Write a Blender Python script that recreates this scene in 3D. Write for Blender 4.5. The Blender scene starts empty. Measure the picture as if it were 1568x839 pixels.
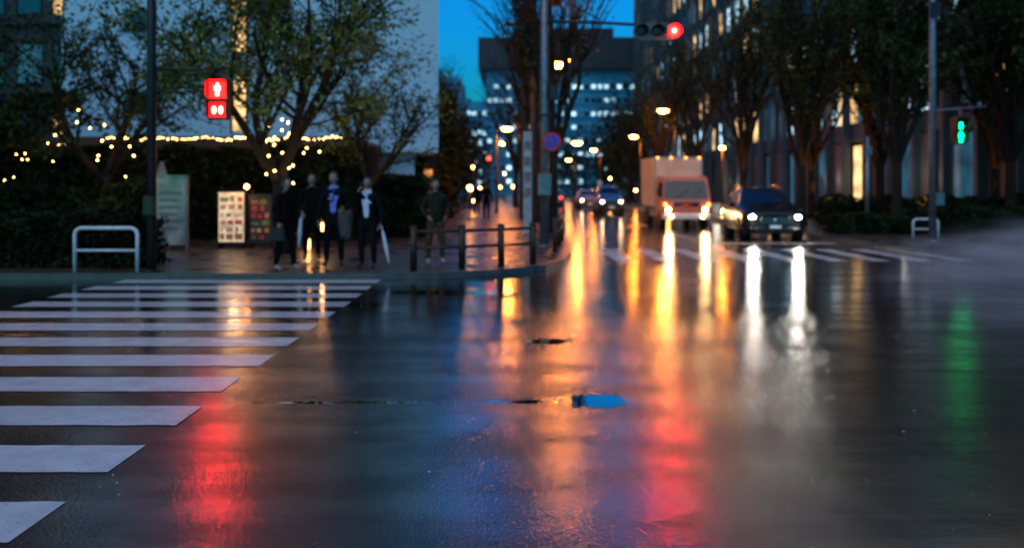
import bpy, math, random
from mathutils import Vector, Matrix, noise as mnoise
random.seed(7)
R=random.Random(11)
scene=bpy.context.scene
col=scene.collection

# ------------------------------------------------------------ materials
def M(name,c,rough=.6,metal=0.0,emit=None,es=0.0,var=.3,scale=5.0,bump=0.0,bscale=40,spec=.5,evar=0.0,nosample=False):
    m=bpy.data.materials.new(name); m.use_nodes=True
    nt=m.node_tree; N=nt.nodes; L=nt.links
    b=N['Principled BSDF']
    b.inputs['Roughness'].default_value=rough; b.inputs['Metallic'].default_value=metal
    b.inputs['Specular IOR Level'].default_value=spec
    geo=N.new('ShaderNodeNewGeometry')
    nz=N.new('ShaderNodeTexNoise'); nz.inputs['Scale'].default_value=scale; nz.inputs['Detail'].default_value=5
    L.new(geo.outputs['Position'],nz.inputs['Vector'])
    rp=N.new('ShaderNodeMapRange'); rp.inputs[1].default_value=.3; rp.inputs[2].default_value=.7
    rp.inputs[3].default_value=1-var; rp.inputs[4].default_value=1+var
    L.new(nz.outputs['Fac'],rp.inputs[0])
    mul=N.new('ShaderNodeVectorMath'); mul.operation='MULTIPLY'
    mul.inputs[0].default_value=c[:3]; L.new(rp.outputs[0],mul.inputs[1])
    L.new(mul.outputs[0],b.inputs['Base Color'])
    if emit:
        b.inputs['Emission Color'].default_value=(*emit,1); b.inputs['Emission Strength'].default_value=es
        if evar:
            r2=N.new('ShaderNodeMapRange'); r2.inputs[1].default_value=.35; r2.inputs[2].default_value=.65
            r2.inputs[3].default_value=es*(1-evar); r2.inputs[4].default_value=es*(1+evar)
            L.new(nz.outputs['Fac'],r2.inputs[0]); L.new(r2.outputs[0],b.inputs['Emission Strength'])
        if nosample: m.cycles.emission_sampling='NONE'
    if bump:
        n2=N.new('ShaderNodeTexNoise'); n2.inputs['Scale'].default_value=bscale; n2.inputs['Detail'].default_value=4
        L.new(geo.outputs['Position'],n2.inputs['Vector'])
        bp=N.new('ShaderNodeBump'); bp.inputs['Strength'].default_value=bump; bp.inputs['Distance'].default_value=.02
        L.new(n2.outputs['Fac'],bp.inputs['Height']); L.new(bp.outputs['Normal'],b.inputs['Normal'])
    return m

def wet_material(name,paint=False):
    m=bpy.data.materials.new(name); m.use_nodes=True
    nt=m.node_tree; N=nt.nodes; L=nt.links; b=N['Principled BSDF']
    geo=N.new('ShaderNodeNewGeometry'); sep=N.new('ShaderNodeSeparateXYZ'); L.new(geo.outputs['Position'],sep.inputs[0])
    def math_(op,a,bb=None,clamp=False):
        n=N.new('ShaderNodeMath'); n.operation=op; n.use_clamp=clamp
        for i,v in enumerate((a,bb)):
            if v is None: continue
            if isinstance(v,(int,float)): n.inputs[i].default_value=v
            else: L.new(v,n.inputs[i])
        return n.outputs[0]
    def noise(scale,detail=4,stretch=None,rough=.5):
        n=N.new('ShaderNodeTexNoise'); n.inputs['Scale'].default_value=scale; n.inputs['Detail'].default_value=detail
        n.inputs['Roughness'].default_value=rough
        if stretch:
            mp=N.new('ShaderNodeMapping'); mp.inputs['Scale'].default_value=stretch
            L.new(geo.outputs['Position'],mp.inputs['Vector']); L.new(mp.outputs[0],n.inputs['Vector'])
        else: L.new(geo.outputs['Position'],n.inputs['Vector'])
        return n.outputs['Fac']
    def rng(v,a,bb,c,d):
        n=N.new('ShaderNodeMapRange'); L.new(v,n.inputs[0])
        for i,x in enumerate((a,bb,c,d)): n.inputs[i+1].default_value=x
        return n.outputs[0]
    band=noise(1.0,4,(.12,.9,1)); blot=noise(1.6,6); fine=noise(60,3,None,.75); mid=noise(5,3); wob=noise(6,5)
    lane=noise(1.0,6,(.25,2.2,1),.6)
    pud=None
    for (px,py,rx,ry) in [(.62,6.35,.24,.26),(-1.15,6.30,.80,.05),(.05,6.33,.30,.06),(.35,8.8,.35,.16),(-2.2,11.6,.6,.22),(-1.0,12.9,.9,.3)]:
        dx=math_('DIVIDE',math_('SUBTRACT',sep.outputs[0],px),rx); dy=math_('DIVIDE',math_('SUBTRACT',sep.outputs[1],py),ry)
        d=math_('SQRT',math_('ADD',math_('MULTIPLY',dx,dx),math_('MULTIPLY',dy,dy)))
        d=math_('ADD',d,rng(wob,.3,.7,-.45,.45))
        k=rng(d,.7,1.15,1,0)
        pud=k if pud is None else math_('MAXIMUM',pud,k)
    far=rng(sep.outputs[1],9.0,11.0,0,1)
    far2=rng(sep.outputs[1],15.0,19.0,1,.6)
    smooth=math_('MULTIPLY',far,far2)
    inv=math_('SUBTRACT',1.0,pud)
    r1=rng(band,.35,.65,.14,.24)
    r1=math_('SUBTRACT',r1,math_('MULTIPLY',smooth,.06))
    rr=math_('ADD',math_('MULTIPLY',r1,inv),math_('MULTIPLY',pud,.04))
    if paint: rr=math_('ADD',rr,.10)
    L.new(rr,b.inputs['Roughness'])
    vor=N.new('ShaderNodeTexVoronoi'); vor.inputs['Scale'].default_value=52; L.new(geo.outputs['Position'],vor.inputs['Vector'])
    grain=math_('ADD',fine,math_('MULTIPLY',vor.outputs['Distance'],-.8))
    bp=N.new('ShaderNodeBump'); bp.inputs['Distance'].default_value=.005; L.new(grain,bp.inputs['Height'])
    L.new(math_('MULTIPLY',inv,math_('SUBTRACT',.6 if not paint else .3,math_('MULTIPLY',smooth,.4))),bp.inputs['Strength'])
    L.new(bp.outputs['Normal'],b.inputs['Normal'])
    # water film
    bc=N.new('ShaderNodeBump'); bc.inputs['Distance'].default_value=.0045
    L.new(math_('ADD',math_('MULTIPLY',mid,.9),math_('MULTIPLY',grain,.5)),bc.inputs['Height']); L.new(math_('MULTIPLY',inv,math_('SUBTRACT',.42,math_('MULTIPLY',smooth,.27))),bc.inputs['Strength'])
    L.new(bc.outputs['Normal'],b.inputs['Coat Normal'])
    cw=rng(math_('ADD',math_('MULTIPLY',blot,.45),math_('MULTIPLY',lane,.55)),.42,.56,.38,1.0)
    L.new(math_('MAXIMUM',cw,pud) if not paint else math_('MULTIPLY',cw,.4),b.inputs['Coat Weight'])
    b.inputs['Coat IOR'].default_value=2.15 if not paint else 1.5
    L.new(math_('ADD',math_('MULTIPLY',rng(band,.35,.65,.05,.11),inv),.012),b.inputs['Coat Roughness'])
    mix=N.new('ShaderNodeMix'); mix.data_type='RGBA'
    agg=math_('MULTIPLY',rng(fine,.45,.75,0,1),rng(blot,.3,.7,.4,1.3))
    mix.inputs[6].default_value=(.005,.005,.006,1); mix.inputs[7].default_value=(.06,.058,.056,1); L.new(agg,mix.inputs[0])
    out=mix.outputs[2]
    if paint:
        mx=N.new('ShaderNodeMix'); mx.data_type='RGBA'
        worn=noise(30,6,None,.75); wear=rng(math_('ADD',worn,math_('MULTIPLY',blot,.12)),.37,.47,0,1)
        L.new(wear,mx.inputs[0]); L.new(out,mx.inputs[6])
        m3=N.new('ShaderNodeMix'); m3.data_type='RGBA'; m3.inputs[6].default_value=(.66,.66,.66,1); m3.inputs[7].default_value=(.88,.88,.86,1); L.new(rng(mid,.3,.7,0,1),m3.inputs[0])
        L.new(m3.outputs[2],mx.inputs[7]); out=mx.outputs[2]
    L.new(out,b.inputs['Base Color'])
    b.inputs['IOR'].default_value=1.4 if paint else 1.33
    return m

def brick_paver(name,c1,c2,scale):
    m=bpy.data.materials.new(name); m.use_nodes=True; nt=m.node_tree; N=nt.nodes; L=nt.links; b=N['Principled BSDF']
    geo=N.new('ShaderNodeNewGeometry'); br=N.new('ShaderNodeTexBrick'); br.inputs['Scale'].default_value=scale
    br.inputs['Color1'].default_value=(*c1,1); br.inputs['Color2'].default_value=(*c2,1); br.inputs['Mortar'].default_value=(.02,.02,.02,1)
    br.inputs['Mortar Size'].default_value=.012
    L.new(geo.outputs['Position'],br.inputs['Vector']); L.new(br.outputs['Color'],b.inputs['Base Color'])
    nz=N.new('ShaderNodeTexNoise'); nz.inputs['Scale'].default_value=2; nz.inputs['Detail'].default_value=5; L.new(geo.outputs['Position'],nz.inputs['Vector'])
    r=N.new('ShaderNodeMapRange'); r.inputs[1].default_value=.35; r.inputs[2].default_value=.65; r.inputs[3].default_value=.18; r.inputs[4].default_value=.5
    L.new(nz.outputs['Fac'],r.inputs[0]); L.new(r.outputs[0],b.inputs['Roughness'])
    n2=N.new('ShaderNodeTexNoise'); n2.inputs['Scale'].default_value=60; L.new(geo.outputs['Position'],n2.inputs['Vector'])
    bp=N.new('ShaderNodeBump'); bp.inputs['Strength'].default_value=.3; bp.inputs['Distance'].default_value=.005
    L.new(n2.outputs['Fac'],bp.inputs['Height']); L.new(bp.outputs['Normal'],b.inputs['Normal'])
    return m

asphalt=wet_material('wet_asphalt'); paint=wet_material('wet_road_paint',True)
paver=brick_paver('pavers',(.070,.048,.038),(.098,.072,.056),5)
kerbm=M('kerb_stone',(.09,.085,.08),.35,bump=.3)
steel=M('galvanised_steel',(.22,.23,.25),.4,.6); darksteel=M('dark_steel',(.035,.03,.026),.4,.4)
brownsteel=M('brown_steel',(.045,.026,.016),.35,.3); whitepaint=M('white_paint',(.8,.8,.8),.35,var=.1)
black=M('black_plastic',(.015,.015,.016),.35); bark=M('bark',(.024,.017,.012),.85,var=.5,scale=9,bump=.8,bscale=25,spec=.2)
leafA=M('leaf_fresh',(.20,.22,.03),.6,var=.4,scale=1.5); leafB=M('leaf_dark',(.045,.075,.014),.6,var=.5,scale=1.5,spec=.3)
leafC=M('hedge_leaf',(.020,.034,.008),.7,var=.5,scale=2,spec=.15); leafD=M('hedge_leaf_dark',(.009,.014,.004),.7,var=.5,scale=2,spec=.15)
soil=M('soil',(.03,.022,.016),.8,bump=.5)
E=lambda n,c,s,ev=0,sc=5,ns=False:M(n,(.02,.02,.02),.5,0,c,s,evar=ev,scale=sc,nosample=ns)
bulb=E('warm_bulb',(1,.50,.15),38); lampglow=E('lamp_orange',(1,.26,.025),300); lampwarm=E('lamp_warm',(1,.36,.08),75)
winwarm=E('window_warm',(1,.60,.25),1.4,.6,.8,True); wincool=E('window_cool',(.50,.80,1),1.3,.6,.8,True); winblue=E('window_blue',(.5,.85,1),1.7,.5,.5,True); windim=E('window_dim',(.05,.42,.7),.15,.7,.6,True)
glassdark=M('dark_glass',(.01,.014,.02),.06,0,var=.3,scale=.5,spec=.8)

# ------------------------------------------------------------ mesh builder
class MB:
    def __init__(s): s.v=[];s.f=[];s.m=[];s.mats=[];s.sm=[]
    def mi(s,mat):
        if mat not in s.mats: s.mats.append(mat)
        return s.mats.index(mat)
    def face(s,idx,mat,sm=False): s.f.append(idx);s.m.append(s.mi(mat));s.sm.append(sm)
    def poly(s,pts,mat,sm=False):
        b=len(s.v); s.v+= [tuple(p) for p in pts]; s.face(list(range(b,b+len(pts))),mat,sm)
    def prism(s,pts,z0,z1,mat):
        b=len(s.v); n=len(pts); s.v+=[(p[0],p[1],z0) for p in pts]+[(p[0],p[1],z1) for p in pts]
        s.face([b+i for i in range(n)][::-1],mat); s.face([b+i for i in range(n,2*n)],mat)
        for k in range(n): s.face([b+k,b+(k+1)%n,b+(k+1)%n+n,b+k+n],mat)
    def box(s,x0,x1,y0,y1,z0,z1,mat,ch=0.0):
        if ch<=0:
            b=len(s.v); s.v+=[(x0,y0,z0),(x1,y0,z0),(x1,y1,z0),(x0,y1,z0),(x0,y0,z1),(x1,y0,z1),(x1,y1,z1),(x0,y1,z1)]
            for q in [(0,3,2,1),(4,5,6,7),(0,1,5,4),(1,2,6,5),(2,3,7,6),(3,0,4,7)]: s.face([b+i for i in q],mat)
        else:
            c=ch; rings=[]
            for z,i in ((z0,c),(z0+c,0),(z1-c,0),(z1,c)):
                ring=[]
                X0,X1,Y0,Y1=x0+i,x1-i,y0+i,y1-i
                for p in [(X0+c,Y0),(X1-c,Y0),(X1,Y0+c),(X1,Y1-c),(X1-c,Y1),(X0+c,Y1),(X0,Y1-c),(X0,Y0+c)]:
                    ring.append(len(s.v)); s.v.append((p[0],p[1],z))
                rings.append(ring)
            for a,bb in zip(rings,rings[1:]):
                for k in range(8): s.face([a[k],a[(k+1)%8],bb[(k+1)%8],bb[k]],mat)
            s.face(rings[0][::-1],mat); s.face(rings[-1],mat)
    def tube(s,pts,rad,mat,n=8,cap=True,flat=None):
        pts=[Vector(p) for p in pts]
        if not hasattr(rad,'__len__'): rad=[rad]*len(pts)
        rings=[];prev=None
        for i,p in enumerate(pts):
            d=(pts[min(i+1,len(pts)-1)]-pts[max(i-1,0)])
            if d.length<1e-9: d=Vector((0,0,1))
            d.normalize()
            if prev is None:
                a=Vector((1,0,0)) if abs(d.x)<.9 else Vector((0,1,0))
            else: a=prev
            u=(a-d*a.dot(d)); u.normalize(); prev=u; w=d.cross(u)
            ring=[]
            for k in range(n):
                t=2*math.pi*k/n; ring.append(len(s.v)); s.v.append(tuple(p+(u*math.cos(t)+w*math.sin(t))*rad[i]))
            rings.append(ring)
        for a,b in zip(rings,rings[1:]):
            for k in range(n): s.face([a[k],a[(k+1)%n],b[(k+1)%n],b[k]],mat,True)
        if cap:
            s.face(rings[0][::-1],mat); s.face(rings[-1],mat)
    def finger(s,pts,rad,mat):
        pts=[Vector(p) for p in pts]; e=(pts[-1]-pts[-2]).normalized()
        s.tube(pts+[pts[-1]+e*rad[-1]*.7,pts[-1]+e*rad[-1]],list(rad)+[rad[-1]*.7,rad[-1]*.15],mat,8)
    def ell(s,c,r,mat,nu=12,nv=8,rot=None,fn=None):
        b=len(s.v); c=Vector(c)
        for j in range(nv+1):
            ph=math.pi*j/nv
            for i in range(nu):
                th=2*math.pi*i/nu
                p=Vector((r[0]*math.sin(ph)*math.cos(th),r[1]*math.sin(ph)*math.sin(th),r[2]*math.cos(ph)))
                if fn: p=fn(p)
                if rot: p=rot@p
                s.v.append(tuple(p+c))
        for j in range(nv):
            for i in range(nu): s.face([b+j*nu+i,b+(j+1)*nu+i,b+(j+1)*nu+(i+1)%nu,b+j*nu+(i+1)%nu],mat,True)
    def bulbs(s,p,r,mat):
        b=len(s.v);x,y,z=p
        s.v+=[(x+r,y,z),(x-r,y,z),(x,y+r,z),(x,y-r,z),(x,y,z+r),(x,y,z-r)]
        for q in [(0,2,4),(2,1,4),(1,3,4),(3,0,4),(2,0,5),(1,2,5),(3,1,5),(0,3,5)]: s.face([b+i for i in q],mat)
    def leaf(s,c,r,mat,rn):
        u=Vector((rn.gauss(0,1),rn.gauss(0,1),rn.gauss(0,1))).normalized()
        w=u.orthogonal().normalized(); w=Matrix.Rotation(rn.random()*6.28,3,u)@w
        c=Vector(c);b=len(s.v)
        s.v+=[tuple(c-u*r),tuple(c+w*r*.5),tuple(c+u*r),tuple(c-w*r*.5)]
        s.face([b,b+1,b+2,b+3],mat)
    def obj(s,name,loc=(0,0,0),rot=0,parent=None,bevel=0,sub=0):
        me=bpy.data.meshes.new(name); me.from_pydata(s.v,[],s.f)
        for m in s.mats: me.materials.append(m)
        me.polygons.foreach_set('material_index',s.m); me.polygons.foreach_set('use_smooth',s.sm); me.update()
        o=bpy.data.objects.new(name,me); col.objects.link(o); o.location=loc; o.rotation_euler=(0,0,rot)
        if parent: o.parent=parent
        if bevel:
            md=o.modifiers.new('bevel','BEVEL'); md.width=bevel; md.segments=2; md.limit_method='ANGLE'
        if sub:
            md=o.modifiers.new('sub','SUBSURF'); md.levels=sub; md.render_levels=sub
        return o
def light(name,kind,loc,energy,color,size=.1,parent=None,spot=None,target=None):
    l=bpy.data.lights.new(name,kind); l.energy=energy; l.color=color
    if kind in('POINT','SPOT'): l.shadow_soft_size=size
    if spot: l.spot_size=spot; l.spot_blend=.7
    o=bpy.data.objects.new(name,l); col.objects.link(o); o.location=loc
    if target: o.rotation_euler=(Vector(target)-Vector(loc)).to_track_quat('-Z','Y').to_euler()
    if parent: o.parent=parent
    return o

# ------------------------------------------------------------ ground
g=MB(); g.poly([(-900,-900,-.012),(900,-900,-.012),(900,900,-.012),(-900,900,-.012)],soil); g.obj('ground')
g=MB(); g.poly([(-200,-40,0),(200,-40,0),(200,400,0),(-200,400,0)],asphalt); g.obj('road')
leftk=[(-80,14.78),(-2.4,14.78),(-1.3,14.95),(-.2,15.5),(.65,16.4),(1.1,17.8),(1.4,20),(1.65,24),(1.95,36),(2.3,60),(2.3,260)]
rightk=[(80,17.4),(14.5,17.4),(12.3,17.8),(10.8,18.8),(10.0,20.3),(9.7,22.5),(9.6,28),(9.6,60),(9.6,260)]
def pavement(name,k,close):
    s=MB(); s.poly([(x,y,.10) for x,y in (k+close)],paver); s.obj(name)
def kerb(name,k,side):
    s=MB(); n=len(k); inn=[]
    for i in range(n):
        a=Vector(k[max(i-1,0)]);b=Vector(k[min(i+1,n-1)]);d=(b-a).normalized();nn=Vector((-d.y,d.x))*side
        inn.append(Vector(k[i])+nn*.17)
    for i in range(n-1):
        a,b=k[i],k[i+1];c,d=inn[i+1],inn[i]
        s.poly([(a[0],a[1],0),(b[0],b[1],0),(b[0],b[1],.106),(a[0],a[1],.106)],kerbm)
        s.poly([(a[0],a[1],.106),(b[0],b[1],.106),(c.x,c.y,.106),(d.x,d.y,.106)],kerbm)
    s.obj(name)
pavement('pavement',leftk,[(-80,260)]); pavement('pavement',rightk,[(80,260)])
kerb('kerb',leftk,1); kerb('kerb',rightk,-1)
s=MB()
for i in range(12):
    y=3.80+i*.945
    x0=-6.72+R.uniform(-.03,.03); x1=-2.26+R.uniform(-.015,.015); n=40
    top=[];bot=[]
    for k in range(n+1):
        x=x0+(x1-x0)*k/n; top.append((x,y+.5+R.uniform(-.007,.007),.004)); bot.append((x,y+R.uniform(-.007,.007),.004))
    for k in range(n): s.poly([bot[k],bot[k+1],top[k+1],top[k]],paint)
s.obj('zebra_crossing')
s=MB()
for i in range(9):
    x=2.25+i*.93
    s.poly([(x,18.4,.004),(x+.40,18.4,.004),(x+.40,22.0,.004),(x,22.0,.004)],paint)
s.obj('zebra_crossing')
s=MB(); s.poly([(5.7,24.2,.004),(9.3,24.2,.004),(9.3,24.6,.004),(5.7,24.6,.004)],paint)
for y in range(26,120,9): s.poly([(5.55,y,.004),(5.68,y,.004),(5.68,y+5,.004),(5.55,y+5,.004)],paint)
s.poly([(2.6,26,.004),(2.72,26,.004),(2.9,200,.004),(2.78,200,.004)],paint)
s.poly([(9.0,26,.004),(9.12,26,.004),(9.12,200,.004),(9.0,200,.004)],paint)
s.obj('lane_marking')
s=MB(); rn=random.Random(55); pet=M('fallen_petal',(.45,.40,.36),.7,var=.4)
for i in range(150):
    x=rn.uniform(-5,6); y=rn.uniform(3.6,13); a=rn.random()*6.28; r=rn.uniform(.005,.014)
    s.poly([(x+r*math.cos(a+k*1.571)*(1 if k%2 else .55),y+r*math.sin(a+k*1.571)*(1 if k%2 else .55),.007+(.004 if k==0 else 0)) for k in range(4)],pet)
s.obj('fallen_leaves')

# ------------------------------------------------------------ trees
def tree(name,x,y,h,seed,style='spread',leaves=6000,lsize=.06,mats=None,r0=.16,fork=2.0,lean=(0,0),spread=1.0,twig=3):
    rn=random.Random(seed); s=MB(); tips=[]
    mats=mats or (leafA,leafB)
    def branch(p,d,ln,r,lv):
        n=5 if lv<2 else 4
        pts=[p];rad=[r];dd=d.copy();q=p.copy();
        for i in range(n):
            up=.10 if style=='spread' else .14
            dd=(dd+Vector((rn.gauss(0,.13),rn.gauss(0,.13),rn.gauss(0,.08)+(up if lv<3 else -.02)))).normalized()
            q=q+dd*ln/n; pts.append(q.copy()); rad.append(r*(1-.5*(i+1)/n))
        s.tube(pts,rad,bark,7 if lv<2 else (5 if lv<3 else 3),cap=False)
        if lv>=twig:
            tips.append(pts); return
        if lv>=2: tips.append(pts)
        nc={0:5,1:5,2:5,3:4}.get(lv,3)
        for c in range(nc):
            t=.25+.75*(c+rn.random()*.6)/nc; t=min(t,1); k=min(int(t*n),n-1); base=pts[k].lerp(pts[k+1],t*n-k)
            ax=(dd.orthogonal()); ax=Matrix.Rotation(rn.random()*6.28,3,dd)@ax
            ang=(rn.uniform(.45,.95) if style=='spread' else rn.uniform(.2,.5))*spread
            nd=(dd*math.cos(ang)+ax.normalized()*math.sin(ang)).normalized()
            branch(base,nd,ln*rn.uniform(.55,.75),rad[k]*.58,lv+1)
    trunk=[Vector((0,0,-.05)),Vector((0,0,.25)),Vector((lean[0]*.5,lean[1]*.5,fork*.5)),Vector((lean[0],lean[1],fork))]
    s.tube(trunk,[r0*1.45,r0*1.08,r0*.95,r0*.9],bark,10)
    nl=5 if style=='spread' else 7
    for i in range(nl):
        a=6.283*i/nl+rn.random()*.8; tilt=(rn.uniform(.35,.8) if style=='spread' else rn.uniform(.12,.42))*spread
        d=Vector((math.cos(a)*math.sin(tilt),math.sin(a)*math.sin(tilt),math.cos(tilt)))
        branch(trunk[-1]-Vector((0,0,rn.random()*.3)),d,(h-fork)*rn.uniform(.45,.62),r0*.6,1)
    for i in range(leaves):
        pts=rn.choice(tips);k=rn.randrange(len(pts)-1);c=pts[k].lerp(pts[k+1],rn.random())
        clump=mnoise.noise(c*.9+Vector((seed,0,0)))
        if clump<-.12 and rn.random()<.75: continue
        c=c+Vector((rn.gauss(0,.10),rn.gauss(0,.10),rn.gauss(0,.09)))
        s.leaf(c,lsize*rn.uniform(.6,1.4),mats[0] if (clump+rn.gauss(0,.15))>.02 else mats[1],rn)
    return s.obj(name,(x,y,.1))
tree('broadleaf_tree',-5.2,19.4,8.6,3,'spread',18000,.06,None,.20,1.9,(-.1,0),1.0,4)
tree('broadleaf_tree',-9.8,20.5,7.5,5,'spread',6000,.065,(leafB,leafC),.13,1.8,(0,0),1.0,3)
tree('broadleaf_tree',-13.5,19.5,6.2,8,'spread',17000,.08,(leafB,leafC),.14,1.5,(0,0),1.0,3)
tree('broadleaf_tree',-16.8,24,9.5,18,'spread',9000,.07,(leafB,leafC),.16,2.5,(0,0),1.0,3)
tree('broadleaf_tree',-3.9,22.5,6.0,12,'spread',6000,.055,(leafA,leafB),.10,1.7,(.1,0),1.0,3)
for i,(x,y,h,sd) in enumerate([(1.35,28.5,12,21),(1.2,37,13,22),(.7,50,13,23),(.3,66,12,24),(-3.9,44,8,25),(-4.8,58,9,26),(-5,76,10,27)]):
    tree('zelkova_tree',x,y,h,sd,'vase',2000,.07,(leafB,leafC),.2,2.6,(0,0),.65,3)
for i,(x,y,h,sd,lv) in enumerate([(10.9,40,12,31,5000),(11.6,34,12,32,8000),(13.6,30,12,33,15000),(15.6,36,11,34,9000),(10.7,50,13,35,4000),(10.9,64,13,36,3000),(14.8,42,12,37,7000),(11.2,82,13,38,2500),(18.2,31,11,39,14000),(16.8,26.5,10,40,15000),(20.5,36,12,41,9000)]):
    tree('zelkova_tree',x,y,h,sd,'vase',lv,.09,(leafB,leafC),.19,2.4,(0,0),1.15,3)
s=MB(); rn=random.Random(77)
for (cx,cy,cz,rx,ry,rz,n) in [(-7,95,5,4,20,5,5000),(-7,60,3.4,3,12,4.2,4500),(3,200,7,10,5,7,3000),(-2,180,6,5,5,6,2500),(14,110,6,3,25,6,5000),(11,160,6,5,20,6,2500),(-3.8,44,3,1.2,6,3,2600)]:
    for i in range(n):
        v=Vector((rn.gauss(0,.45),rn.gauss(0,.45),rn.gauss(0,.45)))
        p=Vector((cx+v.x*rx,cy+v.y*ry,max(.2,cz+v.z*rz)))
        s.leaf(p,(.32 if cy>50 else .2)*rn.uniform(.5,1.4),leafC if mnoise.noise(p*.3)>0 else leafD,rn)
for (cx,cy) in [(-6,80),(-7,95),(-8,60),(14,100),(13,120),(11,150),(2,200),(-2,180),(-3.8,44)]:
    s.tube([(cx,cy,0),(cx,cy,6)],[.25,.1],bark,6)
s.obj('distant_trees')
def hedge(name,x0,x1,y0,y1,z0,z1,n,ls=.05,seed=1):
    rn=random.Random(seed); s=MB()
    s.box(x0+.15,x1-.15,y0+.15,y1-.15,z0,z1-.18,leafD)
    for i in range(n):
        f=rn.random()
        x=rn.uniform(x0,x1);y=rn.uniform(y0,y1);z=rn.uniform(z0,z1)
        if f<.55: y=y0+abs(rn.gauss(0,.10))
        elif f<.85: z=z1-abs(rn.gauss(0,.08))
        else: x=rn.choice((x0+.05,x1-.05))+rn.gauss(0,.07)
        w=mnoise.noise(Vector((x*.9,y*.9,z*.9+seed)))*.28
        c=Vector((x,y+w*.6,z+w*(z-z0)/(z1-z0)))
        s.leaf(c,ls*rn.uniform(.6,1.5),leafC if mnoise.noise(c*2.5)>-.05 else leafD,rn)
    return s.obj(name)
hedge('hedge',-16,-6.95,15.7,17.0,.1,1.08,22000,.05,1)
hedge('hedge',-17,-8.9,20,21.2,.1,1.7,12000,.07,2)
hedge('hedge',-17,-4.4,24.3,25.2,.1,2.75,20000,.09,3)
hedge('hedge',-4.2,-2.6,25.6,27.5,.1,1.9,5000,.08,4)
hedge('hedge',10.5,13.5,27.2,28.6,.1,.62,6000,.07,5)
hedge('hedge',13.6,24,27.5,29.5,.1,.9,9000,.08,6)
hedge('hedge',12.5,22,33.5,35,.1,1.2,6000,.09,7)

# ------------------------------------------------------------ buildings
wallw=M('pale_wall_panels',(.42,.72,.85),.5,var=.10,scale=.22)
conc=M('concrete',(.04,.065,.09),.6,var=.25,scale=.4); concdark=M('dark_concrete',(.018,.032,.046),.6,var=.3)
conctan=M('stone_cladding',(.10,.09,.08),.5,var=.25)
s=MB()
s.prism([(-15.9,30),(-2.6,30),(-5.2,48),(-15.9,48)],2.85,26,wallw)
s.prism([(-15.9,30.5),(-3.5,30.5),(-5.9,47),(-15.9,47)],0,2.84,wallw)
s.prism([(-3.45,33),(-2.95,33),(-4.9,46),(-5.4,46)],0,2.83,M('dark_entrance',(.03,.02,.015),.5))
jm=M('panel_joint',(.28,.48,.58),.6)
for z in [6.1,9.3,12.5,15.7,18.9]: s.box(-15.88,-2.62,29.985,29.997,z,z+.025,jm)
for x in [-13.2,-10.6,-8.0,-5.4]: s.box(x,x+.02,29.988,29.998,2.87,25.9,jm)
for z in (4.3,7.2,10.4): 
    s.box(-13.7,-12.9,29.93,29.98,z,z+.7,glassdark); s.box(-13.78,-12.82,29.9,29.98,z-.09,z-.003,darksteel)
s.box(-9.85,-9.4,29.94,29.98,3.6,5.5,winwarm); s.box(-9.85,-9.4,29.94,29.98,6.4,9.6,winwarm)
s.box(-9.93,-9.86,29.92,29.98,3.5,9.7,darksteel); s.box(-9.39,-9.32,29.92,29.98,3.5,9.7,darksteel)
s.box(-3.4,-3.1,32.95,32.99,.3,2.3,E('entrance_glow',(1,.35,.08),.9,.6,3))
s.obj('white_office_building')
def block(name,x0,x1,y0,y1,H,wall,rows,cols,z0,lit,mat,ww,wh,seed,roof=None):
    rn=random.Random(seed); s=MB(); s.box(x0,x1,y0,y1,0,H,wall)
    dx=(x1-x0)/cols; dz=(H-z0-1)/rows
    for r in range(rows):
        s.box(x0,x1,y0-.35,y0-.003,z0+r*dz-.45,z0+r*dz-.15,wall)
        for c in range(cols):
            xx=x0+(c+.5)*dx; zz=z0+r*dz
            k=mat if rn.random()<lit else (windim if rn.random()<.4 else glassdark)
            s.box(xx-ww/2,xx+ww/2,y0-.08,y0-.003,zz,zz+wh,k)
            s.box(xx-ww/2-.06,xx-ww/2-.003,y0-.14,y0-.003,zz-.06,zz+wh+.06,darksteel)
    if roof: s.box(x0-1.5,x1+.5,y0-2,y1,H,H+roof,concdark); s.box(x0+5,x1-4,y0+2,y1-2,H+roof,H+roof+2.5,concdark)
    return s.obj(name)
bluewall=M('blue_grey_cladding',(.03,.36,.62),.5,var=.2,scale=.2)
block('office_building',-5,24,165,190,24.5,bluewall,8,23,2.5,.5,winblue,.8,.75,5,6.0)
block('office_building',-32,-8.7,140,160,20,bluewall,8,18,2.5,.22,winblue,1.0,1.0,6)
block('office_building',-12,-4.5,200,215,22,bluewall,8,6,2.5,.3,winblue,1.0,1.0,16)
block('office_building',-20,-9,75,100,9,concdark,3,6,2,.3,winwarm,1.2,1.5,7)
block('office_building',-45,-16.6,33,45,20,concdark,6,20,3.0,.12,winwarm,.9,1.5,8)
s=MB(); rn=random.Random(9); X=22.0
s.box(X+.6,X+25,30,150,0,44,concdark)
for f in range(10):
    z=4.6+f*3.9
    s.box(X,X+.58,30,150,z,z+1.15,conc)
    for k in range(38):
        y=30+k*3.16
        u=rn.random(); cl=mnoise.noise(Vector((k*.35,f*.8,3)))
        mt=glassdark if u>.55 else windim
        if cl>-.08: mt=winwarm if u<.32 else (wincool if u<.62 else windim)
        elif u<.18: mt=wincool
        s.box(X+.42,X+.597,y+.25,y+1.55,z+1.153,z+3.897,mt)
        u2=rn.random(); mt2=mt if u2<.7 else glassdark
        s.box(X+.42,X+.597,y+1.62,y+2.95,z+1.153,z+3.897,mt2)
for k in range(39):
    y=30+k*3.16-.15
    s.box(X-.45,X-.003,y,y+.34,0,44,conc)
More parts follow.
